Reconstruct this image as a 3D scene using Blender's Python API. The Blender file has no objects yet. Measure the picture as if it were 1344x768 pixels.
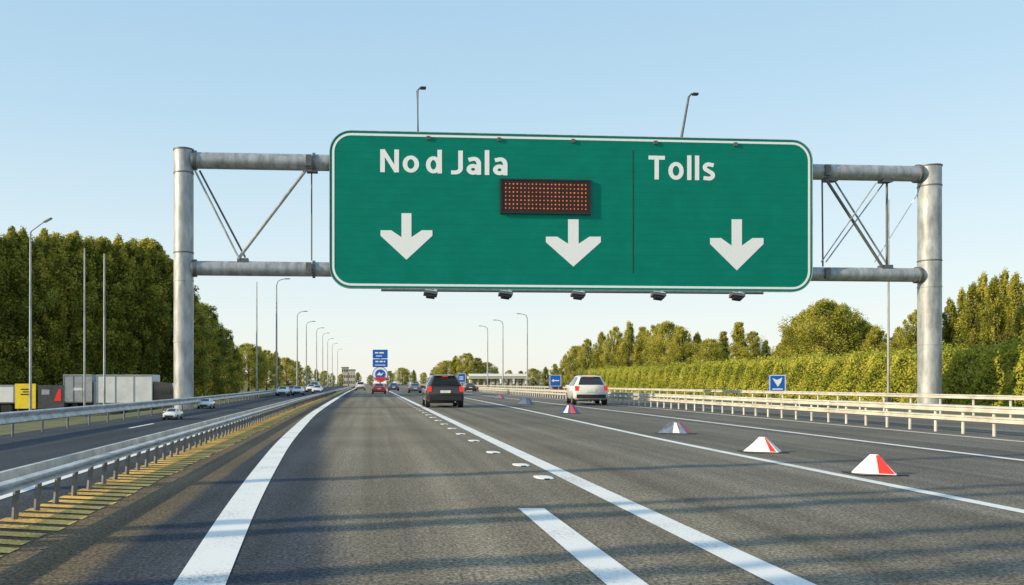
import bpy, bmesh, math, random
import numpy as np
from mathutils import Vector, Matrix
random.seed(7); rng=np.random.default_rng(11)
PI=math.pi
sc=bpy.context.scene; C=sc.collection
F=1100.0; H=1.4; VX=490.0; VY=503.0
def at(px,Y): return (px-VX)/F*Y
def zt(py,Y): return H+(VY-py)/F*Y

# ---------------------------------------------------------------- materials
def nm(name):
    m=bpy.data.materials.new(name); m.use_nodes=True
    nt=m.node_tree; b=nt.nodes['Principled BSDF']
    return m,nt,b
def mat(name,col,rough=.6,metal=0.0,var=.15,scale=6.0,bump=0.0,spec=.5,coat=0.0,stretch=None,emit=None):
    m,nt,b=nm(name); N=nt.nodes; L=nt.links
    tc=N.new('ShaderNodeTexCoord'); mp=N.new('ShaderNodeMapping'); L.new(tc.outputs['Object'],mp.inputs[0])
    if stretch: mp.inputs['Scale'].default_value=stretch
    no=N.new('ShaderNodeTexNoise'); no.inputs['Scale'].default_value=scale; no.inputs['Detail'].default_value=6
    no.inputs['Roughness'].default_value=.65
    L.new(mp.outputs[0],no.inputs['Vector'])
    cr=N.new('ShaderNodeValToRGB'); L.new(no.outputs['Fac'],cr.inputs[0])
    cr.color_ramp.elements[0].position=.35; cr.color_ramp.elements[1].position=.65
    cr.color_ramp.elements[0].color=(*[c*(1-var) for c in col],1); cr.color_ramp.elements[1].color=(*[min(1,c*(1+var)) for c in col],1)
    L.new(cr.outputs[0],b.inputs['Base Color'])
    b.inputs['Roughness'].default_value=rough; b.inputs['Metallic'].default_value=metal
    b.inputs['Specular IOR Level'].default_value=spec; b.inputs['Coat Weight'].default_value=coat
    if emit: b.inputs['Emission Color'].default_value=(*emit[0],1); b.inputs['Emission Strength'].default_value=emit[1]
    if bump:
        bp=N.new('ShaderNodeBump'); bp.inputs['Strength'].default_value=bump; bp.inputs['Distance'].default_value=.02
        L.new(no.outputs['Fac'],bp.inputs['Height']); L.new(bp.outputs[0],b.inputs['Normal'])
    return m
M={}
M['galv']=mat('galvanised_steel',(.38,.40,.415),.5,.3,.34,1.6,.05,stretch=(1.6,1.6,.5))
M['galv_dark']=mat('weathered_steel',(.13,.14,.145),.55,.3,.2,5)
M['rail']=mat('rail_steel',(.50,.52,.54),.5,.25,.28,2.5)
M['rail_warm']=mat('rail_steel_cream',(.64,.61,.53),.55,.05,.2,2.5)  # own cream colour of the right-hand guard rails
M['post']=mat('post_steel',(.16,.17,.18),.6,.3,.25,8)
M['black']=mat('black_plastic',(.02,.02,.022),.5)
M['rubber']=mat('tyre_rubber',(.025,.025,.025),.85)
M['glass']=mat('tinted_glass',(.02,.025,.03),.06,0,.1,2,spec=.9)
M['white']=mat('sign_white',(.97,.98,.97),.45,0,.02,8)
M['blue']=mat('sign_blue',(.01,.13,.55),.4,0,.12,3)
M['red']=mat('marker_red',(.85,.03,.02),.45,0,.12,9)
M['yellow']=mat('yellow_board',(.85,.62,.02),.5,0,.12,3)
M['darkboard']=mat('dark_board',(.05,.055,.06),.5,0,.3,3)
M['mblue']=mat('marker_blue',(.06,.12,.3),.4,0,.25,9)
M['mgrey']=mat('marker_grey',(.15,.19,.26),.4,0,.3,9)
M['mwhite']=mat('marker_white',(.80,.80,.78),.55,0,.12,12)
M['stud']=mat('stud_white',(.86,.86,.84),.5,0,.1,12)
M['carblack']=mat('dark_car_paint',(.05,.042,.042),.3,.3,.1,2,coat=.8)
M['carwhite']=mat('white_car_paint',(.76,.77,.78),.3,0,.04,2,coat=.7)
M['carred']=mat('red_car_paint',(.4,.03,.025),.3,0,.1,2,coat=.7)
M['cargrey']=mat('grey_car_paint',(.2,.22,.25),.3,.4,.1,2,coat=.7)
M['carblue']=mat('blue_car_paint',(.04,.08,.2),.3,.2,.1,2,coat=.7)
M['tail']=mat('tail_light_red',(.6,.01,.01),.25,0,.1,8,emit=((1,.05,.02),.5))
M['head']=mat('headlight_clear',(.75,.77,.8),.15,0,.1,8)
M['plate']=mat('number_plate_pale',(.8,.8,.72),.5)
M['chrome']=mat('alloy',(.5,.5,.52),.3,.8)
M['trailer']=mat('trailer_white',(.66,.68,.70),.5,0,.12,.8)
M['trailergrey']=mat('trailer_grey',(.3,.33,.36),.55,0,.15,2)
M['concrete']=mat('pale_concrete',(.5,.46,.38),.8,0,.15,1)
M['roof']=mat('grey_roof',(.25,.22,.2),.8,0,.15,1)
M['bark']=mat('bark',(.11,.085,.06),.9,0,.35,5,.5,stretch=(3,3,.6))
def sign_green():
    m,nt,b=nm('sign_green'); N=nt.nodes; L=nt.links
    tc=N.new('ShaderNodeTexCoord'); sp=N.new('ShaderNodeSeparateXYZ'); L.new(tc.outputs['Object'],sp.inputs[0])
    mu=N.new('ShaderNodeMath'); mu.operation='MULTIPLY'; mu.inputs[1].default_value=2.6; L.new(sp.outputs['Z'],mu.inputs[0])
    fr=N.new('ShaderNodeMath'); fr.operation='FRACT'; L.new(mu.outputs[0],fr.inputs[0])
    lt=N.new('ShaderNodeMath'); lt.operation='LESS_THAN'; lt.inputs[1].default_value=.1; L.new(fr.outputs[0],lt.inputs[0])
    no=N.new('ShaderNodeTexNoise'); no.inputs['Scale'].default_value=.8; no.inputs['Detail'].default_value=9; no.inputs['Roughness'].default_value=.75
    mp=N.new('ShaderNodeMapping'); mp.inputs['Scale'].default_value=(.9,1,1.5); L.new(tc.outputs['Object'],mp.inputs[0]); L.new(mp.outputs[0],no.inputs['Vector'])
    cr=N.new('ShaderNodeValToRGB'); L.new(no.outputs['Fac'],cr.inputs[0])
    cr.color_ramp.elements[0].position=.3; cr.color_ramp.elements[1].position=.72
    cr.color_ramp.elements[0].color=(.001,.200,.140,1); cr.color_ramp.elements[1].color=(.002,.260,.186,1)
    mx=N.new('ShaderNodeMix'); mx.data_type='RGBA'; L.new(cr.outputs[0],mx.inputs['A']); mx.inputs['B'].default_value=(.001,.16,.115,1)
    m2=N.new('ShaderNodeMath'); m2.operation='MULTIPLY'; m2.inputs[1].default_value=.4; L.new(lt.outputs[0],m2.inputs[0]); L.new(m2.outputs[0],mx.inputs['Factor'])
    L.new(mx.outputs['Result'],b.inputs['Base Color']); b.inputs['Roughness'].default_value=.6; b.inputs['Specular IOR Level'].default_value=.12
    return m
M['green']=sign_green()
def asphalt():
    m,nt,b=nm('asphalt'); N=nt.nodes; L=nt.links
    tc=N.new('ShaderNodeTexCoord')
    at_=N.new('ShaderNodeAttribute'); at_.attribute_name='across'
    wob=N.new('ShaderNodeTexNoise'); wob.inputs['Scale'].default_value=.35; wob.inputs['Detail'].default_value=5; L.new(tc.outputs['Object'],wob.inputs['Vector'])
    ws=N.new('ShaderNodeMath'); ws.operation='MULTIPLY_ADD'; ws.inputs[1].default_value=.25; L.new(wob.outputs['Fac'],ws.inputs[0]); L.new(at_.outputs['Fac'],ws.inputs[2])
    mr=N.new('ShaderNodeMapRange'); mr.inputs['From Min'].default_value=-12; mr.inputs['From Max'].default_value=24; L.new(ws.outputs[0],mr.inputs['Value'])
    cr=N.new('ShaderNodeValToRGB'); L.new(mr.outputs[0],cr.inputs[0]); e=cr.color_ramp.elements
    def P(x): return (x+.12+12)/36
    lo=(.062,.072,.088); sh=(.17,.13,.082); shade_dk=(.056,.065,.080)  # dark bluish tones: tree shade painted into the left lanes' colour
    pts=[(-12,lo),(-1.75,lo),(-1.6,sh),(-.72,(.155,.122,.082)),(-.6,shade_dk),(.78,shade_dk),(1.15,(.20,.178,.138)),(2.6,(.245,.215,.163)),(3.9,(.215,.190,.148)),(4.6,(.24,.212,.163)),(6.5,(.185,.168,.137)),(8,(.205,.187,.153)),(10,(.178,.165,.142)),(24,(.155,.150,.138))]
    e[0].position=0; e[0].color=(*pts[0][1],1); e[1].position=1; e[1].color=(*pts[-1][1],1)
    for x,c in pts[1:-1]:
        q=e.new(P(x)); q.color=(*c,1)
    g=N.new('ShaderNodeTexNoise'); g.inputs['Scale'].default_value=32; g.inputs['Detail'].default_value=3; g.inputs['Roughness'].default_value=.85; L.new(tc.outputs['Object'],g.inputs['Vector'])
    gr=N.new('ShaderNodeMapRange'); gr.inputs['From Min'].default_value=.4; gr.inputs['From Max'].default_value=.61; gr.inputs['To Min'].default_value=.42; gr.inputs['To Max'].default_value=1.56; L.new(g.outputs['Fac'],gr.inputs['Value'])
    g2=N.new('ShaderNodeTexNoise'); g2.inputs['Scale'].default_value=8; g2.inputs['Detail'].default_value=6; g2.inputs['Roughness'].default_value=.8; L.new(tc.outputs['Object'],g2.inputs['Vector'])
    g2r=N.new('ShaderNodeMapRange'); g2r.inputs['From Min'].default_value=.38; g2r.inputs['From Max'].default_value=.64; g2r.inputs['To Min'].default_value=.8; g2r.inputs['To Max'].default_value=1.18; L.new(g2.outputs['Fac'],g2r.inputs['Value'])
    mp=N.new('ShaderNodeMapping'); mp.inputs['Scale'].default_value=(1.7,.02,1); L.new(tc.outputs['Object'],mp.inputs[0])
    s=N.new('ShaderNodeTexNoise'); s.inputs['Scale'].default_value=1; s.inputs['Detail'].default_value=5; L.new(mp.outputs[0],s.inputs['Vector'])
    sr=N.new('ShaderNodeMapRange'); sr.inputs['From Min'].default_value=.35; sr.inputs['From Max'].default_value=.65; sr.inputs['To Min'].default_value=.75; sr.inputs['To Max'].default_value=1.2; L.new(s.outputs['Fac'],sr.inputs['Value'])
    pt=N.new('ShaderNodeTexNoise'); pt.inputs['Scale'].default_value=.22; pt.inputs['Detail'].default_value=7; pt.inputs['Roughness'].default_value=.6; L.new(tc.outputs['Object'],pt.inputs['Vector'])
    pr=N.new('ShaderNodeMapRange'); pr.inputs['From Min'].default_value=.35; pr.inputs['From Max'].default_value=.65; pr.inputs['To Min'].default_value=.85; pr.inputs['To Max'].default_value=1.15; L.new(pt.outputs['Fac'],pr.inputs['Value'])
    cur=gr.outputs[0]
    for o in (sr,pr,g2r):
        a=N.new('ShaderNodeMath'); a.operation='MULTIPLY'; L.new(cur,a.inputs[0]); L.new(o.outputs[0],a.inputs[1]); cur=a.outputs[0]
    vm=N.new('ShaderNodeVectorMath'); vm.operation='SCALE'; L.new(cr.outputs[0],vm.inputs[0]); L.new(cur,vm.inputs['Scale'])
    L.new(vm.outputs[0],b.inputs['Base Color']); b.inputs['Roughness'].default_value=.9; b.inputs['Specular IOR Level'].default_value=.12
    bp=N.new('ShaderNodeBump'); bp.inputs['Strength'].default_value=.5; bp.inputs['Distance'].default_value=.008; L.new(g.outputs['Fac'],bp.inputs['Height']); L.new(bp.outputs[0],b.inputs['Normal'])
    return m
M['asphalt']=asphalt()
def roadpaint(name,col,wear):
    m,nt,b=nm(name); N=nt.nodes; L=nt.links
    tc=N.new('ShaderNodeTexCoord')
    g=N.new('ShaderNodeTexNoise'); g.inputs['Scale'].default_value=30; g.inputs['Detail'].default_value=6; g.inputs['Roughness'].default_value=.8; L.new(tc.outputs['Object'],g.inputs['Vector'])
    p=N.new('ShaderNodeTexNoise'); p.inputs['Scale'].default_value=1.2; p.inputs['Detail'].default_value=6; L.new(tc.outputs['Object'],p.inputs['Vector'])
    ad=N.new('ShaderNodeMath'); ad.operation='MULTIPLY_ADD'; ad.inputs[1].default_value=.5; L.new(p.outputs['Fac'],ad.inputs[0]); L.new(g.outputs['Fac'],ad.inputs[2])
    cr=N.new('ShaderNodeValToRGB'); L.new(ad.outputs[0],cr.inputs[0]); e=cr.color_ramp.elements
    e[0].position=wear; e[0].color=(*[c*.35 for c in col],1); e[1].position=wear+.16; e[1].color=(*col,1)
    L.new(cr.outputs[0],b.inputs['Base Color']); b.inputs['Roughness'].default_value=.6
    return m
M['wpaint']=roadpaint('white_road_paint',(.82,.82,.80),.55)
M['ypaint']=roadpaint('yellow_road_paint',(.95,.60,.12),.64)
def ground():
    m,nt,b=nm('grass_ground'); N=nt.nodes; L=nt.links
    tc=N.new('ShaderNodeTexCoord'); g=N.new('ShaderNodeTexNoise'); g.inputs['Scale'].default_value=.6; g.inputs['Detail'].default_value=10; g.inputs['Roughness'].default_value=.7; L.new(tc.outputs['Object'],g.inputs['Vector'])
    cr=N.new('ShaderNodeValToRGB'); L.new(g.outputs['Fac'],cr.inputs[0]); e=cr.color_ramp.elements
    e[0].position=.35;e[0].color=(.06,.08,.025,1);e[1].position=.7;e[1].color=(.18,.17,.08,1)
    L.new(cr.outputs[0],b.inputs['Base Color']); b.inputs['Roughness'].default_value=.95
    bp=N.new('ShaderNodeBump'); bp.inputs['Strength'].default_value=.8; bp.inputs['Distance'].default_value=.1; L.new(g.outputs['Fac'],bp.inputs['Height']); L.new(bp.outputs[0],b.inputs['Normal'])
    return m
M['ground']=ground()
def foliage(name,dark,mid,light,tl=.3):
    m,nt,b=nm(name); N=nt.nodes; L=nt.links
    a=N.new('ShaderNodeAttribute'); a.attribute_name='tint'
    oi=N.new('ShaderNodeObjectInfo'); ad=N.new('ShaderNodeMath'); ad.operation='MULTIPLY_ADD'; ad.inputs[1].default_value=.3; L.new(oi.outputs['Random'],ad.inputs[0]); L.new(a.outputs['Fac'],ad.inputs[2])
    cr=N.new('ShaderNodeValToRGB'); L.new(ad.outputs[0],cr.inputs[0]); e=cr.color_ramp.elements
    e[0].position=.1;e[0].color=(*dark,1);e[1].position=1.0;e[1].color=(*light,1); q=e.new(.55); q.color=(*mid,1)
    L.new(cr.outputs[0],b.inputs['Base Color']); b.inputs['Roughness'].default_value=.6; b.inputs['Specular IOR Level'].default_value=.25
    tr=N.new('ShaderNodeBsdfTranslucent'); L.new(cr.outputs[0],tr.inputs[0])
    mx=N.new('ShaderNodeMixShader'); mx.inputs[0].default_value=tl
    L.new(b.outputs[0],mx.inputs[1]); L.new(tr.outputs[0],mx.inputs[2]); L.new(mx.outputs[0],N['Material Output'].inputs['Surface'])
    return m
M['leafA']=foliage('dark_foliage',(.06,.09,.014),(.25,.27,.04),(.60,.53,.09),.42)
M['leafB']=foliage('warm_foliage',(.12,.15,.02),(.40,.40,.06),(.66,.58,.12),.42)
M['leafH']=foliage('hedge_foliage',(.17,.22,.02),(.50,.50,.06),(.72,.66,.13),.42)

# ---------------------------------------------------------------- helpers
class MB:
    def __init__(s): s.v=[]; s.f=[]
    def add(s,vs,fs):
        o=len(s.v); s.v+= [tuple(v) for v in vs]; s.f+=[tuple(o+i for i in f) for f in fs]; return s
    def box(s,c,d,R=None):
        vs=[Vector((x*d[0]/2,y*d[1]/2,z*d[2]/2)) for x in(-1,1) for y in(-1,1) for z in(-1,1)]
        if R is not None: vs=[R@v for v in vs]
        s.add([v+Vector(c) for v in vs],[(0,1,3,2),(4,6,7,5),(0,4,5,1),(2,3,7,6),(0,2,6,4),(1,5,7,3)]); return s
    def tube(s,pts,rs,n=12,cap=True):
        pts=[Vector(p) for p in pts]
        if not hasattr(rs,'__len__'): rs=[rs]*len(pts)
        vs=[];fs=[]
        for i,p in enumerate(pts):
            d=(pts[min(i+1,len(pts)-1)]-pts[max(i-1,0)]).normalized()
            a=d.cross(Vector((0,0,1)))
            if a.length<.01: a=Vector((1,0,0))
            a.normalize(); b=d.cross(a)
            for k in range(n):
                t=2*PI*k/n; vs.append(p+(a*math.cos(t)+b*math.sin(t))*rs[i])
        for i in range(len(pts)-1):
            for k in range(n):
                fs.append((i*n+k,i*n+(k+1)%n,(i+1)*n+(k+1)%n,(i+1)*n+k))
        if cap: fs.append(tuple(range(n))); fs.append(tuple((len(pts)-1)*n+k for k in range(n)))
        s.add(vs,fs); return s
    def polyplate(s,pts,y0,y1):
        n=len(pts); vs=[(p[0],y0,p[1]) for p in pts]+[(p[0],y1,p[1]) for p in pts]
        s.add(vs,[tuple(range(n)),tuple(range(2*n-1,n-1,-1))]+[(i,(i+1)%n,n+(i+1)%n,n+i) for i in range(n)]); return s
    def build(s,name,m,parent=None,smooth=None,loc=None):
        me=bpy.data.meshes.new(name); me.from_pydata(s.v,[],s.f)
        bm=bmesh.new(); bm.from_mesh(me); bmesh.ops.recalc_face_normals(bm,faces=bm.faces)
        if smooth is not None:
            for f in bm.faces: f.smooth=True
            for e in bm.edges:
                if len(e.link_faces)==2 and e.calc_face_angle(0)>math.radians(smooth): e.smooth=False
        bm.to_mesh(me); bm.free()
        me.materials.append(m); o=bpy.data.objects.new(name,me); C.objects.link(o)
        if parent: o.parent=parent
        if loc: o.location=loc
        return o
def thing(name,label,cat,loc=(0,0,0),rz=0,group=None):
    o=bpy.data.objects.new(name,None); C.objects.link(o); o.location=loc; o.rotation_euler=(0,0,rz); o.empty_display_size=.3
    return tag(o,label,cat,group)
def tag(o,label,cat,group=None):
    o['label']=label; o['category']=cat
    if group: o['group']=group
    elif 'group' in o: del o['group']
    return o
def copy_tree(o,parent=None):
    kids=[k for k in bpy.data.objects if k.parent==o]
    c=o.copy(); C.objects.link(c)
    if parent: c.parent=parent
    for k in kids: copy_tree(k,c)
    return c
def curve(pts):
    xs=np.array([p[0] for p in pts],float); ys=np.array([p[1] for p in pts],float)
    def f(Y):
        w=1+.14*Y; t=np.linspace(-w,w,15)
        return float(np.mean(np.interp(Y+t,xs,ys)))
    return f
def ysamp(y0,y1):
    out=[y0]
    while out[-1]<y1: out.append(min(y1,out[-1]+max(.8,out[-1]*.05)))
    return out
def strip(name,fa,fb,y0,y1,z,m,label=None):
    ys=ysamp(y0,y1); mb=MB(); vs=[];fs=[]
    for i,y in enumerate(ys):
        vs+= [(fa(y),y,z),(fb(y),y,z)]
        if i: fs.append((2*i-2,2*i-1,2*i+1,2*i))
    mb.add(vs,fs); o=mb.build(name,m); o['kind']='structure'; return o

LL=curve([(-20,-.2),(0,-.72),(3,-.98),(5.8,-1.2),(7.8,-1.37),(10.5,-1.57),(15.9,-1.9),(20,-2.13),(36.7,-2.75),(57,-3.1),(128,-4.06),(300,-5.5),(1200,-12)])
NR=curve([(-20,-3.3),(0,-3.45),(8,-3.58),(22,-3.84),(55,-4.5),(150,-5.6),(300,-7.2),(1200,-14)])
FB=curve([(-20,-8.9),(0,-9),(20,-9.4),(45,-9.5),(90,-11),(150,-12.5),(300,-15),(1200,-25)])
SL=curve([(-20,2.95),(40,2.88),(150,2.8),(1200,2.8)])
R1=curve([(-20,7),(20,7.1),(42,7.9),(81,8.8),(200,10.2),(1200,18)])
R2=curve([(-20,11.5),(20,11.8),(40,12.2),(200,13.5),(1200,22)])
R3=curve([(-20,15.4),(60,15.6),(200,17),(1200,26)])
RB=curve([(-20,16.2),(40,16.3),(200,18),(1200,28)])
RC=curve([(-20,21.6),(60,22),(200,24),(1200,34)])

# ---------------------------------------------------------------- ground and road
def ground_mesh():
    xs=[-2500,-800,-300,-120,-60,-30,-20,-15,-12.5,-11,-5,0,10,22,26,40,80,300,800,2500]
    ys=[-200,-60,-20,0,20,50,80,110,140,170,210,300,500,900,3000]
    vs=[];fs=[]
    for y in ys:
        for x in xs:
            xo=x+(FB(y)+9.5 if -30<x<-10 else 0)
            k=min(1,max(0,(-x-12)/6))
            far=min(1,max(0,(y-150)/60))
            z=-.04-1.15*k*(1-far)
            if x<-300: z=-.3
            vs.append((xo,y,z))
    n=len(xs)
    for j in range(len(ys)-1):
        for i in range(n-1): fs.append((j*n+i,j*n+i+1,(j+1)*n+i+1,(j+1)*n+i))
    mb=MB(); mb.add(vs,fs); o=mb.build('ground',M['ground'],smooth=80); o['kind']='structure'
ground_mesh()
def road_mesh():
    ys=ysamp(-15,1100)
    vs=[];fs=[];ac=[]
    for y in ys:
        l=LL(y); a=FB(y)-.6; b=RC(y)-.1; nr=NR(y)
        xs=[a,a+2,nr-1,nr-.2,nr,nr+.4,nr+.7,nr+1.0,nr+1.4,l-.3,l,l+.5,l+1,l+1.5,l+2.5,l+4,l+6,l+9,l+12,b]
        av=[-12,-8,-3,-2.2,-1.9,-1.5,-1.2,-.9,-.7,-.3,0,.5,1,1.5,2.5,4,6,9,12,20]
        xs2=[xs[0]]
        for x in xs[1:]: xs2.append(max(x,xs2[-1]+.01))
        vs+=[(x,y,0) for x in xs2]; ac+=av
    n=20
    for j in range(len(ys)-1):
        for i in range(n-1): fs.append((j*n+i,j*n+i+1,(j+1)*n+i+1,(j+1)*n+i))
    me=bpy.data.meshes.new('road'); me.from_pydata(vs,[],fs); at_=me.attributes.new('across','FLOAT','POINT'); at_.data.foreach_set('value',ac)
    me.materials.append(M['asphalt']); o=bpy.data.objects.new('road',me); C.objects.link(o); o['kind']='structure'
road_mesh()
def line(name,f,w,y0,y1,m='wpaint',z=.006): return strip(name,lambda y:f(y)-w/2,lambda y:f(y)+w/2,y0,y1,z,M[m])
line('edge_line',LL,.36,-10,900)
line('lane_line',SL,.29,-10,900)
line('lane_line',R1,.20,-10,900)
line('lane_line',R2,.20,-10,900)
line('edge_line',R3,.16,-10,900)
line('lane_dash',lambda y:1.76,.29,3.2,9.35)
line('edge_line',lambda y:NR(y)-.95,.2,-10,900)
for k in range(2):
    y=12+k*14; line('lane_dash',lambda q:(NR(q)+FB(q))/2-.9,.12,y,y+3)
hb=MB(); y=4.0
while y<260:
    d=.20 if y<60 else .55; w2=.62
    a,b=NR(y)-.22,NR(y)+w2-.08*random.random(); dd_=d*random.uniform(.95,1.25)
    hb.add([(a,y,.006),(b,y-.22,.006),(b,y-.22+dd_,.006),(a,y+dd_,.006)],[(0,1,2,3)])
    y+=d*1.72
hb.build('yellow_hatching',M['ypaint'])['kind']='structure'

# ---------------------------------------------------------------- sky + sun + camera
el=math.radians(21); az=math.radians(17)
s=Vector((-math.cos(el)*math.cos(az),-math.cos(el)*math.sin(az),math.sin(el)))
w=bpy.data.worlds.new('World'); sc.world=w; w.use_nodes=True
nt=w.node_tree; bg=nt.nodes['Background']; sky=nt.nodes.new('ShaderNodeTexSky'); sky.sky_type='NISHITA'; sky.sun_disc=False
sky.sun_elevation=el; sky.sun_rotation=math.atan2(s.x,s.y); sky.altitude=0; sky.air_density=1.0; sky.dust_density=1.0; sky.ozone_density=1.2
N=nt.nodes; L=nt.links
tc=N.new('ShaderNodeTexCoord'); sp=N.new('ShaderNodeSeparateXYZ'); L.new(tc.outputs['Generated'],sp.inputs[0])
cr=N.new('ShaderNodeValToRGB'); L.new(sp.outputs['Z'],cr.inputs[0]); e=cr.color_ramp.elements
K=1/.12
def q3(c): return (c[0],c[1],c[2],1)
e[0].position=0; e[0].color=q3((1.0,.98,.90)); e[1].position=1; e[1].color=q3((.34,.51,.76))
for p,c in ((.07,(.90,.97,.95)),(.17,(.74,.90,.97)),(.3,(.55,.78,.94)),(.45,(.43,.68,.89))):
    t=e.new(p); t.color=q3(c)
sc_=N.new('ShaderNodeVectorMath'); sc_.operation='SCALE'; sc_.inputs['Scale'].default_value=K*1.06; L.new(cr.outputs[0],sc_.inputs[0])
mx=N.new('ShaderNodeMix'); mx.data_type='RGBA'; mx.inputs['Factor'].default_value=.8; L.new(sky.outputs[0],mx.inputs['A']); L.new(sc_.outputs[0],mx.inputs['B'])
L.new(mx.outputs['Result'],bg.inputs[0]); bg.inputs[1].default_value=.12
sl=bpy.data.lights.new('sun','SUN'); sl.energy=5.0; sl.angle=math.radians(.6); sl.color=(1,.82,.54)
so=bpy.data.objects.new('sun',sl); C.objects.link(so); so.rotation_euler=s.to_track_quat('Z','Y').to_euler()
cam=bpy.data.cameras.new('camera'); co=bpy.data.objects.new('camera',cam); C.objects.link(co); sc.camera=co
co.location=(0,0,H); co.rotation_euler=(PI/2,0,0); cam.sensor_width=36; cam.lens=F/1344*36; cam.shift_x=(672-VX)/1344; cam.shift_y=(VY-384)/1344
cam.clip_start=.1; cam.clip_end=6000
sc.view_settings.view_transform='Standard'; sc.view_settings.look='None'; sc.view_settings.exposure=0

# ---------------------------------------------------------------- gantry
gx,gy=-10.25,45.3; al=math.atan(.071); ca,sa=math.cos(al),math.sin(al)
def G(px,py,yo):
    k=(px-VX)/F; u=(k*(gy+yo*ca)-gx+yo*sa)/(ca-k*sa); Y=gy+u*sa+yo*ca
    return u,H+(VY-py)/F*Y
ga=thing('sign_gantry','grey tubular steel gantry spanning the motorway and carrying the green sign','gantry',(gx,gy,0),al)
uR=G(1220,300,0)[0]
for (u,r,zt_) in ((0,.53,13.98),(uR,.60,13.86)):
    p=MB().tube([(u,0,-1.0),(u,0,zt_)],r,28).build('post',M['galv'],ga,40)
    MB().tube([(u,0,zt_-.02),(u,0,zt_+.05)],r*1.06,28).build('cap',M['galv_dark'],p,40)
    for z in (3.6,6.9,8.4,12.7): MB().tube([(u,0,z),(u,0,z+.07)],r*1.04,28).build('collar',M['galv_dark'] if z>8 else M['galv'],p,40)
    MB().box((u,0,-.1 if u>1 else -.35),(1.9,1.9,.5)).build('footing',M['concrete'],ga)
zT,zB=13.45,7.62
for z,r in ((zT,.44),(zB,.4)):
    ch=MB().tube([(.4,0,z),(uR-.4,0,z)],r,24).build('chord',M['galv'],ga,40)
    for u in (.62,G(412,0,0)[0],uR-.75):
        MB().tube([(u-.08,0,z),(u+.08,0,z)],r*1.2,24).build('flange',M['galv_dark'],ch,40)
def br(pa,pb,yo,r,m='galv'):
    a=G(*pa,yo); b=G(*pb,yo)
    MB().tube([(a[0],yo,a[1]),(b[0],yo,b[1])],r,8).build('brace',M[m],ga,60)
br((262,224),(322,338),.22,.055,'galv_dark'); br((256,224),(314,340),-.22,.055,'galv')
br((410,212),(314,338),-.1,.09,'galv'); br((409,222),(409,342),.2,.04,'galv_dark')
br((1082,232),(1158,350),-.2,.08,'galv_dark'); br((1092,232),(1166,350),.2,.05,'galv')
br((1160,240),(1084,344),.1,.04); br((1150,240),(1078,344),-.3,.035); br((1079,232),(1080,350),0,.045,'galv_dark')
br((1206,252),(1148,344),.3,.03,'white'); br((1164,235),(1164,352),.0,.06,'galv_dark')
for px in (319,1162):
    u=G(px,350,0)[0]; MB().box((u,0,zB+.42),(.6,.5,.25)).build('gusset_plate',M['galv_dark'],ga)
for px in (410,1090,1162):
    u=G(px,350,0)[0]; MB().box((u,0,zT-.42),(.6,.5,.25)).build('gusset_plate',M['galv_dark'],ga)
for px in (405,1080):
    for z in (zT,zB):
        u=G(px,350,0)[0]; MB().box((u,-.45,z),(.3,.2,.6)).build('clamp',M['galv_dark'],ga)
for (a,bb,c) in (((549,200),(548,119),(555,116)),((890,205),(904,127),(911,124))):
    A=G(*a,.5);B=G(*bb,.5);D=G(*c,.5)
    ms=MB().tube([(A[0],.5,A[1]),(B[0],.5,B[1]),((B[0]+D[0])/2,.45,D[1]+.02),(D[0],.4,D[1])],[.08,.06,.05,.05],10).build('mast',M['galv_dark'],ga,50)
    MB().box((D[0],.35,D[1]-.04),(.3,.2,.12)).build('lamp_head',M['black'],ms)
# ---------------------------------------------------------------- sign
YO=-.8
u0,_=G(433,300,YO); u1,_=G(1066,300,YO)
z1=(G(433,170,YO)[1]+G(1066,186,YO)[1])/2; z0=(G(433,376,YO)[1]+G(1066,384.5,YO)[1])/2
uc=(u0+u1)/2
def gw(u,yo,z): return (gx+u*ca-yo*sa, gy+u*sa+yo*ca, z)
sg=thing('overhead_sign','large green overhead road sign reading No d Jala and Tolls with three white arrows','sign',gw(uc,YO,z0),al)
def S(px,py): u,z=G(px,py,YO); return (u-uc,z-z0)
def rrect(x0,z0_,x1,z1_,r,n=10):
    out=[]
    for cx,cz,a0 in ((x1-r,z1_-r,0),(x0+r,z1_-r,90),(x0+r,z0_+r,180),(x1-r,z0_+r,270)):
        for k in range(n+1):
            t=math.radians(a0+90*k/n); out.append((cx+r*math.cos(t),cz+r*math.sin(t)))
    return out
W2=(u1-u0)/2; Hs=z1-z0; R=1.15
MB().polyplate(rrect(-W2,0,W2,Hs,R),0,.14).build('panel',M['green'],sg)
def ring(o1,o2,y0,y1):
    n=len(o1); mb=MB()
    vs=[(p[0],y0,p[1]) for p in o1]+[(p[0],y0,p[1]) for p in o2]+[(p[0],y1,p[1]) for p in o1]+[(p[0],y1,p[1]) for p in o2]
    fs=[]
    for i in range(n):
        j=(i+1)%n; fs+=[(i,j,n+j,n+i),(2*n+i,2*n+j,3*n+j,3*n+i),(i,j,2*n+j,2*n+i),(n+i,n+j,3*n+j,3*n+i)]
    mb.add(vs,fs); return mb
ring(rrect(-W2+.12,.12,W2-.12,Hs-.12,R-.12),rrect(-W2+.24,.24,W2-.24,Hs-.24,R-.24),-.012,-.002).build('border',M['white'],sg)
ring(rrect(-W2-.03,-.03,W2+.03,Hs+.03,R+.03),rrect(-W2+.001,.001,W2-.001,Hs-.001,R),-.02,.16).build('edge_trim',M['galv'],sg)
ST=.165
def arc(cx,cz,rx,rz,a0,a1,n=14): return [(cx+rx*math.cos(math.radians(a0+(a1-a0)*i/n)),cz+rz*math.sin(math.radians(a0+(a1-a0)*i/n))) for i in range(n+1)]
h_=ST/2
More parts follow.
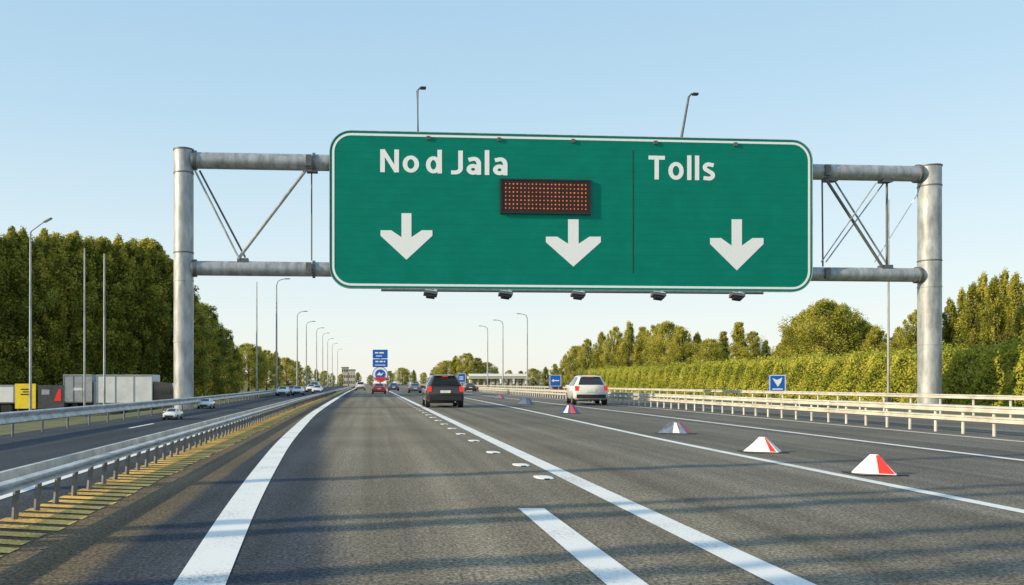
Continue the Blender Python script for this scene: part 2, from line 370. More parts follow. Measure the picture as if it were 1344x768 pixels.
GL_={ 'N':(.66,[[(h_,0),(h_,1)],[(h_*1.05,.98),(.66-h_*1.05,.02)],[(.66-h_,0),(.66-h_,1)]]),
 'o':(.58,[arc(.29,.375,.29-h_,.375-h_,0,360,28)]),
 'd':(.58,[arc(.27,.375,.27-h_,.375-h_,0,360,28),[(.58-h_,0),(.58-h_,1.04)]]),
 'J':(.42,[[(.42-h_,1)]+[(.42-h_,.26)]+arc(.42-h_-.2,.26,.2,.26-h_,0,-95,10)[1:]+[(.0,.085)]]),
 'a':(.52,[arc(.235,.225,.235-h_,.225-h_,0,360,24),[(.52-h_,0),(.52-h_,.46)]+arc(.52-h_-.17,.47,.17,.28-h_,0,105,10)[1:]+[(.07,.62)]]),
 'l':(ST,[[(h_,0),(h_,1.04)]]),
 'T':(.62,[[(0,1-h_),(.62,1-h_)],[(.31,0),(.31,1-ST*.9)]]),
 's':(.46,[[(.42,.64)]+arc(.235,.545,.155,.135,60,250,10)+arc(.235,.215,.155,.14,70,-110,10)+[(.03,.10)]])}
def ribbon(path,w,y):
    n=len(path); closed=abs(path[0][0]-path[-1][0])+abs(path[0][1]-path[-1][1])<1e-6; P=[Vector(p) for p in path]; vs=[]
    for i in range(n):
        a=P[i-1] if i>0 else (P[n-2] if closed else P[0]); b=P[i+1] if i<n-1 else (P[1] if closed else P[-1])
        d=(b-a).normalized(); nn=Vector((-d.y,d.x)); vs+=[P[i]+nn*w/2,P[i]-nn*w/2]
    return [(v.x,y,v.y) for v in vs],[(2*i,2*i+1,2*i+3,2*i+2) for i in range(n-1)]
def word(txt,pa,pb):
    a=S(*pa); b=S(*pb); x=0; mb=MB(); raw=[]
    for ch in txt:
        wd,sts=GL_[ch]
        for q,stp in enumerate(sts):
            vs,fs=ribbon([(p[0]+x,p[1]) for p in stp],ST*(.92 if ch=='N' and q==1 else 1),-.012-.0015*q); raw.append((vs,fs))
        x+=wd+.13
    x-=.13; sx=(b[0]-a[0])/x; sz=(b[1]-a[1])
    for vs,fs in raw: mb.add([(a[0]+v[0]*sx,v[1],a[1]+v[2]*sz) for v in vs],fs)
    o=mb.build('lettering',M['white'],sg); o['label']='white word %s on the green panel'%txt if txt!='d' else 'white letter d on the green panel'
word('No',(499,226),(550,197)); word('d',(559,227.5),(580,198)); word('Jala',(592,229),(666,199)); word('Tolls',(851,235.5),(938,206))
for cx,ty,h,hw in ((533.5,280,61,34),(752.5,288,62,36),(967,288,67,35)):
    k=h/60; q=hw/34
    pts=[(-6.5,0),(6.5,0),(6.5,31),(20,22),(34,22),(34,29),(0,60),(-34,29),(-34,22),(-20,22),(-6.5,31)]
    MB().polyplate([S(cx+a*q,ty+b*k) for a,b in pts],-.012,-.003).build('arrow',M['white'],sg)
a=S(831,197); b=S(831,359); MB().box((a[0],-.004,(a[1]+b[1])/2),(.05,.008,a[1]-b[1])).build('divider',M['black'],sg)
a=S(657,236); b=S(774,281); cx=(a[0]+b[0])/2; cz=(a[1]+b[1])/2; wd=b[0]-a[0]; hd=a[1]-b[1]
led=MB().box((cx,-.05,cz),(wd,.1,hd)).build('led_display',M['black'],sg)
ring([(cx-wd/2-.05,cz-hd/2-.05),(cx+wd/2+.05,cz-hd/2-.05),(cx+wd/2+.05,cz+hd/2+.05),(cx-wd/2-.05,cz+hd/2+.05)],[(cx-wd/2+.04,cz-hd/2+.04),(cx+wd/2-.04,cz-hd/2+.04),(cx+wd/2-.04,cz+hd/2-.04),(cx-wd/2+.04,cz+hd/2-.04)],-.14,-.003).build('display_frame',M['black'],led)
mL=mat('amber_led',(.6,.10,.03),.4,0,.45,3,emit=((1,.22,.05),.5)); mD=mat('unlit_led_grid',(.028,.010,.007),.6,0,.4,6)
db=MB(); dd=MB(); nc,nr_=22,7
dd.box((cx,-.103,cz),(wd-.2,.006,hd-.2))
for i in range(nc):
    for j in range(nr_):
        x=cx-wd/2+.26+(wd-.52)*i/(nc-1); z=cz-hd/2+.24+(hd-.48)*j/(nr_-1); r=rng.uniform(.036,.050)
        db.add([(x+r*math.cos(t*PI/3),-.115,z+r*math.sin(t*PI/3)) for t in range(6)],[tuple(range(6))])
dd.build('led_backing',mD,led); dbo=db.build('led_dots',mL,led); dbo['kind']='stuff'
for px,py in ((562,181),(655,181),(752,183),(860,186),(965,190)):
    a=S(px,py); MB().box((a[0],-.04,Hs-.3),(.2,.08,.2)).build('clip',M['galv_dark'],sg)
a=S(500,380)[0]; b=S(1000,384)[0]
MB().tube([(a,-.12,-.12),(b,-.12,-.12)],.07,8).build('light_rail',M['galv_dark'],sg,60)
for px in (563,660,754,858,960):
    x=S(px,382)[0]; Rx=Matrix.Rotation(math.radians(-20),3,'X')@Matrix.Rotation(math.radians(8),3,'Y')
    h=MB().box((x,-.62,-.34),(.72,.44,.16),Rx).build('floodlight',M['galv_dark'],sg)
    MB().box((x,-.64,-.47),(.46,.34,.16),Rx).build('housing',M['black'],h)
    MB().box((x,-.66,-.235),(.62,.34,.03),Rx).build('lens',M['head'],h)
    MB().box((x+.3,-.45,-.2),(.14,.14,.26)).build('junction_box',M['galv'],h)
    for q in (-.2,.2): MB().tube([(x+q,-.1,-.14),(x+q,-.62,-.3)],.04,6).build('bracket',M['galv_dark'],h)

# ---------------------------------------------------------------- guard rails
def wprofile(h):
    return [(0,-h),(.07,-h*.8),(.07,-h*.45),(.01,-h*.12),(.01,h*.12),(.07,h*.45),(.07,h*.8),(0,h),(-.03,h*.95),(-.03,-h*.95)]
def rail_mesh(f,y0,y1,z,h,side):
    ys=ysamp(y0,y1); pr=wprofile(h); n=len(pr); vs=[];fs=[]
    for y in ys:
        for a,b in pr: vs.append((f(y)+side*a,y,z+b))
    for i in range(len(ys)-1):
        for k in range(n): fs.append((i*n+k,i*n+(k+1)%n,(i+1)*n+(k+1)%n,(i+1)*n+k))
    mb=MB(); mb.add(vs,fs); return mb
def barrier(label,f,y0,y1,zc,h,side,sp,ymax_posts,m,mp_,lean=0,double=None,group=None,py0=None,pr=.034):
    t=thing('guard_rail',label,'guard rail',(0,0,0),0,group)
    rail_mesh(f,y0,y1,zc,h,side).build('rail_beam',m,t,50)
    if double is not None: rail_mesh(lambda y:f(y)+double[0],y0,y1,zc+double[1],double[2],side*double[3]).build('rail_beam',m,t,50)
    y=py0 if py0 is not None else max(y0,0)+1; k=0; rest=MB()
    while y<ymax_posts:
        x=f(y)-side*.06
        mb=rest if k>=100 else MB()
        j=random.uniform(-.01,.01)
        mb.tube([(x-lean+j,y,-.1),(x,y,zc+h*.8)],pr if k<100 else .05,6)
        mb.box((x+side*.03,y,zc),(.07,.08,h*1.2))
        if k<100: mb.build('post',mp_,t,60)
        y+=sp; k+=1
    if rest.v:
        r=rest.build('post',mp_,t,60); r['kind']='stuff'
    return t
barrier('low galvanised guard rail on dense short posts beside the yellow hatching',NR,-6,500,.385,.058,1,.6,120,M['rail'],M['post'],.04,(-.5,-.02,.058,-1),None,6.2)
barrier('galvanised guard rail along the outer edge of the left carriageway, before the lorries',FB,-6,500,.5,.16,1,2,180,M['rail'],M['post'],0,None,None,8)
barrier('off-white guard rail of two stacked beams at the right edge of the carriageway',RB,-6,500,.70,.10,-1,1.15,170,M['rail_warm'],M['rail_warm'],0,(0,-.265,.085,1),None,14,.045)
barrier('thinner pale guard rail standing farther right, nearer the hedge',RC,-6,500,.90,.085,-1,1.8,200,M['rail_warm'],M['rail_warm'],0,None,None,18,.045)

# ---------------------------------------------------------------- low wedge markers
def marker(label,px,foot,wpx,hpx,c0,panels,group='low wedge markers between the lanes',flat=.07):
    Y=H*F/(foot-VY)+.25; X=at(px,Y); wd=wpx/F*Y; hh=hpx/F*Y
    t=thing('lane_marker',label,'road marker',(X,Y,0),0,group)
    b=wd/2; tp=wd*flat; d=.26; rg=.45
    A=[(-b,d*.1,.02),(b*rg,-d*1.15,.02),(b,-d*.0,.02),(b*.9,d,.02),(-b*.6,d,.02)]
    T=[(-tp,-.0,hh),(tp*rg,-.05,hh),(tp,-.01,hh),(tp*.9,.05,hh),(-tp*.9,.05,hh)]
    MB().add(A+T,[(i,(i+1)%5,5+(i+1)%5,5+i) for i in range(5)]+[(5,6,7,8,9),(4,3,2,1,0)]).build('body',M[c0],t)
    for (f0,f1,m) in panels:
        i=0 if f1<=rg+.001 else 1
        def P(u,v):
            if i==0: q=(u+1)/(1+rg); a=Vector(A[0]).lerp(Vector(A[1]),q); c=Vector(T[0]).lerp(Vector(T[1]),q)
            else: q=(u-rg)/(1-rg); a=Vector(A[1]).lerp(Vector(A[2]),q); c=Vector(T[1]).lerp(Vector(T[2]),q)
            return a.lerp(c,v)+Vector((0,-.008,.004))
        MB().add([P(f0,.03),P(f1,.03),P(f1,.97),P(f0,.97)],[(0,1,2,3)]).build('reflective_panel',M[m],t)
    MB().box((0,0,.01),(wd*1.02,.56,.02)).build('base_plate',M['black'],t)
    return t
marker('nearest white wedge marker with red centre face and long shadow',1148,625,58,26,'mwhite',[(-.12,.40,'red'),(.62,.97,'red')])
marker('white wedge marker with a little red, second nearest of the row',1001,595,50,20,'mwhite',[(.12,.36,'red')])
marker('grey-blue wedge marker with slight red, third nearest of the row',886,570,45,15,'mgrey',[(-.25,.1,'mwhite'),(.6,.95,'red')],flat=.18)
marker('small blue and red wedge marker, fourth in the row',748,543,26,11,'mblue',[(-.7,-.3,'mwhite'),(.05,.4,'red')],flat=.18)
marker('small grey-blue wedge marker near the dark SUV',689,531,24,9,'mgrey',[(.1,.4,'mblue')],flat=.22)
marker('tiny grey wedge marker farthest along the row',655,523,14,5,'mgrey',[(.1,.4,'red')],flat=.22)
sp_=MB(); vs=[];fs=[]
for (r,z) in ((1,0.006),(.97,.011),(.75,.016),(.35,.018)):
    for k in range(16):
        t=2*PI*k/16; vs.append((.14*r*math.copysign(abs(math.cos(t))**.7,math.cos(t)),.25*r*math.copysign(abs(math.sin(t))**.7,math.sin(t)),z))
for i in range(3):
    for k in range(16): fs.append((i*16+k,i*16+(k+1)%16,(i+1)*16+(k+1)%16,(i+1)*16+k))
fs.append(tuple(48+k for k in range(16))); sp_.add(vs,fs)
stud=None
for k in range(32):
    y=[12.4,14.3,16.9,20.3,23.0][k] if k<5 else 23+(k-4)*2.75
    x=[2.52,2.52,2.42,2.44,2.40][k] if k<5 else 2.42
    lab='small white oval road stud receding in the row toward the dark SUV'
    if k==0: lab='nearest white oval road stud, left of the solid line'
    if k==1: lab='second nearest white oval road stud, left of the solid line'
    if stud is None:
        o=thing('road_stud',lab,'road stud',(x,y,0),0,'road studs along the solid line'); sp_.build('stud_body',M['stud'],o,50)
        MB().box((0,-.242,.012),(.08,.02,.01)).build('reflector',M['black'],o); stud=o
    else:
        o=copy_tree(stud); o.location=(x,y,0); o['label']=lab

# ---------------------------------------------------------------- vehicles
SUV=[(0.0,.50,.82,.88,.84,.98,.80),(.07,.36,.92,.96,.92,1.08,.84),(.25,.30,.95,1.0,.93,1.32,.76),(.48,.28,.96,1.02,.93,1.58,.645),(.66,.28,.96,1.02,.93,1.65,.635),(1.3,.27,.96,1.02,.93,1.69,.65),(2.3,.26,.96,1.02,.93,1.68,.65),(2.95,.26,.95,1.02,.93,1.60,.62),(3.75,.26,.95,1.02,.92,1.12,.80),(4.45,.32,.93,.92,.88,1.0,.78),(4.65,.45,.80,.78,.78,.84,.70)]
SED=[(0,.45,.80,.85,.80,.95,.74),(.1,.3,.88,.93,.88,1.03,.78),(.62,.25,.9,.95,.89,1.08,.76),(1.3,.25,.9,.95,.89,1.42,.6),(2.4,.25,.9,.95,.89,1.45,.61),(2.6,.25,.9,.95,.89,1.43,.6),(3.35,.25,.9,.94,.88,1.04,.74),(4.2,.3,.88,.82,.85,.9,.72),(4.45,.42,.75,.68,.74,.72,.66)]
def make_car(label,kind,paint,X,Y,rz=0,k=1.0,group=None,name=None):
    suv=kind=='suv'; St=SUV if suv else SED
    t=thing(name or ('suv' if suv else 'car'),label,'suv' if suv else 'car',(X,Y,0),rz,group); t.scale=(k,k,k)
    L_=St[-1][0]; ox=L_/2
    rings=[]
    for (y,zb,hw,zbt,hwb,zt2,hwt) in St:
        r=[(hw*.86,zb),(hw,zb+.12),(hw+.01,(zb+zbt)/2+.03),(hwb,zbt),(hwt,zt2-.06),(hwt-.12,zt2)]
        rings.append([Vector((a,y-ox,b)) for a,b in r]+[Vector((-a,y-ox,b)) for a,b in reversed(r)])
    mb=MB(); vs=[v for r in rings for v in r]; fs=[]
    for i in range(len(rings)-1):
        for q in range(12): fs.append((i*12+q,i*12+(q+1)%12,(i+1)*12+(q+1)%12,(i+1)*12+q))
    fs+= [tuple(range(12)),tuple((len(rings)-1)*12+q for q in range(12))]
    mb.add(vs,fs); body=mb.build('body',M[paint],t,48)
    def pane(A,B,Cc,D,nme,a0=.08,a1=.92,b0=.1,b1=.9,off=.018,m='glass',par=None):
        def P(u,v): return (A*(1-u)+B*u)*(1-v)+(D*(1-u)+Cc*u)*v
        q=[P(a0,b0),P(a1,b0),P(a1,b1),P(a0,b1)]; n=(q[1]-q[0]).cross(q[3]-q[0]).normalized()
        cen=(q[0]+q[2])/2-Vector((0,0,.8))
        if n.dot(cen)<0: n=-n
        mb=MB(); mb.add([v+n*off for v in q]+[v-n*.01 for v in q],[(0,1,2,3),(7,6,5,4),(0,4,5,1),(1,5,6,2),(2,6,7,3),(3,7,4,0)]); mb.build(nme,M[m],par or t)
    r=rings
    if suv:
        pane(r[1][5],r[1][6],r[3][6],r[3][5],'rear_window',.0,1.0,.12,.93,.035); ifr=7
    else:
        pane(r[2][5],r[2][6],r[3][6],r[3][5],'rear_window',.03,.97,.08,.9); ifr=5
    pane(r[ifr][5],r[ifr][6],r[ifr+1][6],r[ifr+1][5],'windscreen',.03,.97,.06,.92)
    for sd in (0,1):
        ia,ib=(3,4) if sd==0 else (8,7)
        for i in ((4,5,6) if suv else (3,4)):
            pane(r[i][ia],r[i+1][ia],r[i+1][ib],r[i][ib],'side_window',.04,.96,.1,.93)
        pane(r[ifr][ia],r[ifr+1][ia],r[ifr+1][ib],r[ifr][ib],'side_window',.05,.6,.15,.8)
    for sx in (-1,1):
        zz=.95 if suv else .8
        MB().box((sx*.80,-ox+.05,zz),(.19,.14,.26 if suv else .15)).build('tail_light',M['tail'],t)
        MB().box((sx*.66,ox-.12,.74 if suv else .64),(.3,.2,.14)).build('headlight',M['head'],t)
        MB().box((sx*1.0,ox-1.6 if suv else ox-1.45,1.06),(.2,.12,.16)).build('mirror',M[paint],t)
        for wy in (-ox+.88,ox-.92):
            wh=MB().tube([(sx*.74,wy,.35),(sx*.965,wy,.35)],[.35,.345],22).build('wheel',M['rubber'],t,40)
            MB().tube([(sx*.96,wy,.35),(sx*.975,wy,.35)],.22,12).build('rim',M['chrome'],wh,40)
        if suv: MB().tube([(sx*.56,-ox+.7,1.72),(sx*.56,-ox+2.6,1.73)],.025,6).build('roof_rail',M['black'],t)
    MB().box((0,-ox+.02,.5),(1.6,.16,.2)).build('rear_bumper',M['black' if suv else paint],t)
    MB().box((0,-ox-.02,.82 if suv else .7),(.52,.03,.13)).build('number_plate',M['plate'],t)
    MB().box((0,ox-.05,.58 if suv else .5),(1.1,.14,.2)).build('grille',M['black'],t)
    MB().box((0,-.1,.3),(1.4,L_-.8,.14)).build('underbody',M['black'],t)
    if suv:
        MB().box((0,-ox+.46,1.63),(1.12,.2,.04)).build('spoiler',M[paint],t)
        MB().box((0,-ox+.37,1.585),(.3,.03,.03)).build('brake_light',M['tail'],t)
        MB().tube([(.5,-ox+.05,.3),(.5,-ox+.25,.3)],.04,8).build('exhaust',M['chrome'],t)
    return t
make_car('dark SUV driving away under the green sign','suv','carblack',4.1,50.2,0,1.12)
make_car('white SUV driving away in the right-hand lane','suv','carwhite',14.2,56,math.radians(-7),1.13)
make_car('small red car ahead in the left lane below the round sign','sedan','carred',.75,112,0,.95)
make_car('dark car far ahead just left of the solid line','sedan','carblue',3.6,150)
make_car('grey car far ahead beyond the dark SUV','sedan','cargrey',6.0,122,0,.95)
make_car('dark car between the guard rails near the small blue sign','suv','carblack',21.0,97,0,.75)
make_car('dark car far off to the right of the dark SUV','sedan','carblack',16.0,140)
make_car('white car coming on the left carriageway, nearest of the cluster','sedan','carwhite',-10.0,93,PI,.72)
make_car('second white car coming on the left carriageway','sedan','carwhite',-8.8,98,PI,.72)
make_car('grey car coming on the left carriageway behind the white ones','sedan','cargrey',-10.4,108,PI,.75)
make_car('white car far along the left carriageway, beside the guard rail','sedan','carwhite',-7.6,114,PI,.75)
make_car('white car farthest of the left cluster, under the receding lamps','sedan','carwhite',-9.6,130,PI,.85)
make_car('white van-like car far off on the left lane near the horizon','suv','carwhite',-2.6,170)
make_car('dark car farthest ahead in the middle of the road','suv','carblack',9.5,190)
make_car('pale car distant on the left carriageway near the lamp posts','suv','cargrey',-10.5,150,PI)
make_car('tiny white car on the left carriageway, nearer the gantry post','sedan','carwhite',at(227,32.5),32.5,PI,.29)
make_car('tiny white car on the left carriageway, just beyond the gantry','sedan','carwhite',at(271,46.5),46.5,PI,.38)

# lorries on the left
def lorry(label,x0,x1,Y,ztop,paint,cabpaint,rear_right=True,step=2.4):
    cx=(x0+x1)/2; w_=x1-x0
    t=thing('lorry',label,'lorry',(cx,Y,-1.2),0)
    hh=ztop+1.2
    bo=MB().box((0,0,(hh+.9)/2),(w_,2.5,hh-.9)).build('cargo_box',M[paint],t)
    n=max(1,int(w_/step))
    for i in range(n+1): MB().box((-w_/2+.02+(w_-.04)*i/n,-1.27,(hh+.9)/2),(.04,.04,hh-.92)).build('side_rib',M['trailergrey'],bo)
    MB().box((0,-1.28,hh-.04),(w_,.07,.09)).build('top_rail',M['trailergrey'],bo); MB().box((0,-1.28,.95),(w_,.07,.1)).build('bottom_rail',M['galv_dark'],bo)
    if paint=='trailergrey': MB().box((w_*.05,-1.26,hh*.62),(w_*.4,.02,.22)).build('side_stripe',M['trailer'],bo)
    MB().box((0,0,.78),(w_,1.1,.2)).build('chassis',M['black'],t)
    for sx in (-w_*.38,-w_*.18,w_*.36):
        for sy in (-1.05,1.05): MB().tube([(sx,sy-.15,.48),(sx,sy+.15,.48)],.48,16).build('wheel',M['rubber'],t,40)
    sg_=1 if rear_right else -1
    c_=MB().polyplate([(sg_*(w_/2+a),b) for a,b in ((.1,.5),(1.9,.5),(1.9,1.5),(1.6,2.6),(.1,2.75))],-1.15,1.15).build('cab',M[cabpaint],t)
    MB().box((sg_*(w_/2+1.1),-1.16,2.0),(.8,.03,.6)).build('cab_window',M['glass'],c_)
    return t
Yl=70
lorry('grey box lorry parked left, between the left lamp posts and the white one',at(90,Yl+4),at(127,Yl+4),Yl+4,2.15,'trailergrey','trailergrey',True,.8)
lorry('white box lorry parked left, nearest the gantry post',at(133,Yl),at(205,Yl),Yl,2.1,'trailer','carblack',True,1.5)
lorry('white lorry with plain side at the left frame edge',at(-60,Yl),at(13,Yl),Yl+2,1.25,'carwhite','carwhite',False,9)
def hoard(label,pxa,pxb,zt_,mats,slant=False):
    xa,xb=at(pxa,66),at(pxb,66); t=thing('roadside_board',label,'board',((xa+xb)/2,66,-1.2)); w_=xb-xa
    MB().box((0,0,(1.2+zt_)/2+.3),(w_,.1,zt_+.6)).build('panel',M[mats[0]],t)
    if slant: MB().polyplate([(w_*.12,1.2),(w_*.4,1.2),(w_*.4,2.1),(w_*.3,2.1)],-.07,-.052).build('mark',M[mats[1]],t); MB().box((-w_*.2,-.06,1.9),(w_*.3,.02,.4)).build('mark',M['trailergrey'],t)
    else:
        for q,qw in ((2.12,.5),(1.92,.3),(1.72,.5)): MB().box((w_*.03,-.06,q),(w_*qw,.02,.09)).build('mark',M[mats[1]],t)
    for sx in (-1,1): MB().box((sx*w_*.4,.1,.6),(.08,.08,1.3)).build('leg',M['galv_dark'],t)
hoard('yellow board with dark mark standing before the left wood',20,47,1.36,('yellow','black'))
hoard('dark board with slanted red mark beside the yellow board',50,84,1.25,('darkboard','red'),True)

# ---------------------------------------------------------------- lamp posts
def lamp(label,X,Y,h,arm,group,r=.1,z0=0,slant=False):
    t=thing('street_lamp',label,'street lamp',(X,Y,z0),0,group); h=h-z0
    MB().tube([(0,0,-.1),(0,0,h*.5),(0,0,h-.7)],[r*1.2,r,r*.75],10).build('pole',M['galv'],t,60)
    if arm:
        sg_=1 if arm>0 else -1
        path=[(0,0,h-.75),(arm*.1,0,h-.62),(arm,0,h)] if slant else [(0,0,h-.75),(arm*.15,0,h-.3),(arm*.55,0,h-.08),(arm,0,h)]
        MB().tube(path,[r*.75,r*.6,r*.5,r*.45][:len(path)],8).build('arm',M['galv'],t,60)
        Ry=Matrix.Rotation(math.radians(-28*sg_) if slant else 0,3,'Y')
        hd=MB().box((arm+sg_*.28,0,h+(.12 if slant else .01)),(.6,.24,.08),Ry).build('lamp_head',M['galv_dark'],t)
        MB().box((arm+sg_*.28,0,h+(.06 if slant else -.05)),(.44,.18,.03),Ry).build('lens',M['head'],hd)
    MB().box((0,0,.35),(r*3.4,r*3.4,.7)).build('base',M['galv_dark'],t)
    return t
GL='street lamps along the left carriageway'
lamp('tall street lamp with slanted arm in front of the left wood',at(40,58.7),58.7,12.7,.95,GL,.085,-1.19,True)
lamp('bare grey pole before the left wood, left one of a pair',at(111,64),64,12.4,0,GL,.07,-1.19)
lamp('bare grey pole before the left wood, right one of a pair',at(137,66),66,12.3,0,GL,.085,-1.19)
lamp('thin bare pole just right of the left gantry post',at(337,82.7),82.7,12.1,0,GL,.07,-.04)
ord_=['nearest','second','third','fourth','fifth','sixth','seventh','eighth']
for i,(px,Y,h) in enumerate(((363,99.6,13.8),(390,126,12.2),(402,144,12.0),(415.5,171,12.7),(423.5,192,12.9),(430,214,12.8),(436,240,12.8),(443,280,12.8))):
    lamp('%s curved-arm street lamp in the receding row right of the gantry\'s left post'%ord_[i],at(px,Y),Y,h,1.0,GL,.10)
GC='street lamps right of the road'
lamp('street lamp with left arm, farthest left of the three beyond the sign',at(640,170),170,13,-1.2,GC,.11)
lamp('street lamp with left arm, middle of the three beyond the sign',at(660,154),154,13,-1.2,GC,.11)
lamp('street lamp with left arm, tallest of the three beyond the sign',at(692,140),140,13,-1.2,GC,.11)
lamp('thin tall bare pole behind the right end of the gantry',at(1166,58),58,14.8,0,None,.07)

# ---------------------------------------------------------------- smaller signs
def bsign(label,px,Y,z0_,z1_,w_,face):
    t=thing('road_sign',label,'sign',(at(px,Y),Y,0)); zc=(z0_+z1_)/2
    MB().polyplate(rrect(-w_/2,z0_,w_/2,z1_,.08,4),0,.04).build('panel',M['blue'],t)
    ring(rrect(-w_/2+.02,z0_+.02,w_/2-.02,z1_-.02,.07,4),rrect(-w_/2+.06,z0_+.06,w_/2-.06,z1_-.06,.05,4),-.008,-.002).build('border',M['white'],t)
    for sx in (-.3,.3): MB().tube([(sx*w_,.08,-.05),(sx*w_,.08,z1_-.1)],.035,8).build('leg',M['galv'],t)
    k=w_
    if face=='arrow':
        pts=[(-.3,.3),(-.02,.2),(.28,.34),(.2,.05),(.02,-.2),(-.14,.04)]
        MB().box((0,-.01,zc-.34*k),(.6*k,.012,.07*k)).build('legend',M['white'],t)
    elif face=='bar':
        MB().box((-.05*k,-.01,zc+.12*k),(.5*k,.012,.1*k)).build('legend',M['white'],t)
        pts=[(-.3,-.08),(.2,-.08),(.2,-.2),(-.3,-.2)]
    else: pts=[(-.34,0),(-.14,.14),(-.14,.04),(.32,.04),(.32,-.04),(-.14,-.04),(-.14,-.14)]
    MB().polyplate([(a*k,zc+b*k) for a,b in pts],-.012,-.003).build('arrow',M['white'],t)
bsign('blue square sign with white wedge arrow in front of the hedge',1020.5,47,.9,1.88,.95,'arrow')
bsign('small blue sign with white arrow behind the right guard rail',729,90,1.05,2.3,1.25,'left')
bsign('tiny distant blue sign right of the dark SUV',606,120,1.5,2.8,1.15,'bar')
Y=128; t=thing('road_sign','stacked blue panels over a round white, red and blue sign in the distance','sign',(at(499,Y),Y,0))
za,zb_=zt(482,Y),zt(459,Y); w_=2.3; zm=za+(zb_-za)*.48
for (p,q) in ((za,zm-.04),(zm+.04,zb_)):
    pn=MB().polyplate(rrect(-w_/2,p,w_/2,q,.12,4),0,.06).build('panel',M['blue'],t)
lt=MB()
for (x,z,a,b) in ((-.55,.82,.5,.2),(.2,.82,.7,.2),(-.2,.64,.9,.12),(-.5,.32,.45,.2),(.15,.32,.5,.2),(.65,.32,.22,.2),(0,.12,1.6,.1)):
    lt.box((x,-.01,za+(zb_-za)*z),(a,.012,b))
lt.build('white_legend',M['white'],t)
zc=zt(491.5,Y)
def disc(r,y,m,nme,z=zc,n=32): return MB().tube([(0,y,z),(0,y+.03,z)],r,n).build(nme,M[m],t,40)
disc(1.2,0,'blue','round_plate'); disc(1.1,-.035,'white','disc'); disc(.78,-.07,'blue','disc_centre')
MB().polyplate([(-.55,zc-.1),(-.1,zc+.35),(.1,zc+.05),(.55,zc+.3),(.2,zc-.15)],-.085,-.072).build('white_mark',M['white'],t)
MB().polyplate([(1.05*math.cos(math.radians(a)),zc+1.05*math.sin(math.radians(a))) for a in range(205,336,10)],-.10,-.088).build('red_mark',M['red'],t)
MB().tube([(0,.12,-.05),(0,.12,zb_-.2)],.11,10).build('pole',M['galv'],t,60)

# ---------------------------------------------------------------- trees
def leaves(name,cen,nrm,size,tint,m,parent):
    n=len(cen); rd=rng.normal(size=(n,3)); nn=nrm*.9+rd*.8; nn/=np.linalg.norm(nn,axis=1)[:,None]+1e-9
    t1=np.cross(nn,rng.normal(size=(n,3))); t1/=np.linalg.norm(t1,axis=1)[:,None]+1e-9; t2=np.cross(nn,t1)
    sz=(size*rng.uniform(.6,1.35,n))[:,None]
    v=np.stack([cen+t1*sz*.5,cen+t2*sz*.32,cen-t1*sz*.5,cen-t2*sz*.32],1).reshape(-1,3)
    me=bpy.data.meshes.new(name); me.vertices.add(4*n); me.vertices.foreach_set('co',v.astype(np.float32).ravel())
    me.loops.add(4*n); me.loops.foreach_set('vertex_index',np.arange(4*n,dtype=np.int32)); me.polygons.add(n); me.polygons.foreach_set('loop_start',np.arange(0,4*n,4,dtype=np.int32))
    me.update(calc_edges=True); a=me.attributes.new('tint','FLOAT','POINT'); a.data.foreach_set('value',np.repeat(tint,4).astype(np.float32)); me.validate()
    me.materials.append(m); o=bpy.data.objects.new(name,me); C.objects.link(o); o.parent=parent; return o
def make_tree(h,wr,kind,m,nclump,nleaf,leaf,lo=.12):
    t=thing('tree','x','tree'); cen=[];nr=[];ti=[]
    tr=MB(); tr.tube([(0,0,-.1),(.05*wr,.03,h*.3),(-.04*wr,.05,h*.6),(0,0,h*.88)],[h*.022,h*.016,h*.01,h*.003],10)
    for k in range(nclump):
        f=(k+.5)/nclump; f=lo+(1-lo)*f**.9
        if kind=='pop': R_=wr*math.sin(PI*min(1,(f*.93+.08)))**.6
        elif kind=='con': R_=wr*(1.05-f)**.8
        else: R_=wr*math.sin(PI*min(.98,(f-lo)/(1-lo)*.86+.12))**.55
        a=random.uniform(0,2*PI); rr=R_*math.sqrt(random.uniform(.1,1))*random.uniform(.8,1.18)
        cr=wr*random.uniform(.12,.31)*(1.0 if f<.85 else .6)
        c=np.array([rr*math.cos(a),rr*math.sin(a),min(h*f,h-cr*.8)])
        if k%4==0 and c[2]>h*.15:
            tr.tube([(0,0,c[2]*.72),tuple(c*np.array([.5,.5,.9])),tuple(c)],[h*.007,h*.005,h*.002],6)
        d=rng.normal(size=(nleaf,3)); d/=np.linalg.norm(d,axis=1)[:,None]
        rad=cr*rng.uniform(.3,1.4,nleaf)**.85
        p=c+d*rad[:,None]*np.array([1,1,1.25 if kind!='pop' else 2.3])
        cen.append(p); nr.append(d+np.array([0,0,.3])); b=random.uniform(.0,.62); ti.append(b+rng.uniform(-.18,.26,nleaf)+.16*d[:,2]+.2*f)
    tr.build('trunk',M['bark'],t,60)
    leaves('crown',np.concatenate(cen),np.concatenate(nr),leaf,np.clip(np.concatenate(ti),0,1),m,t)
    t['h']=h
    return t
protos={}
protos['A1']=make_tree(15,2.5,'rnd',M['leafA'],150,190,.19,.06)
protos['A2']=make_tree(15,2.0,'pop',M['leafA'],140,190,.19,.06)
protos['A3']=make_tree(15,1.6,'pop',M['leafA'],130,190,.18,.05)
protos['B1']=make_tree(11,3.3,'rnd',M['leafB'],150,170,.20,.1)
protos['B2']=make_tree(11,2.2,'rnd',M['leafB'],130,160,.18,.08)
protos['B3']=make_tree(11,1.3,'pop',M['leafB'],110,160,.16,.05)
protos['B4']=make_tree(11,1.9,'con',M['leafA'],120,160,.17,.05)
protos['B5']=make_tree(11,1.5,'pop',M['leafA'],110,160,.16,.05)
used=set()
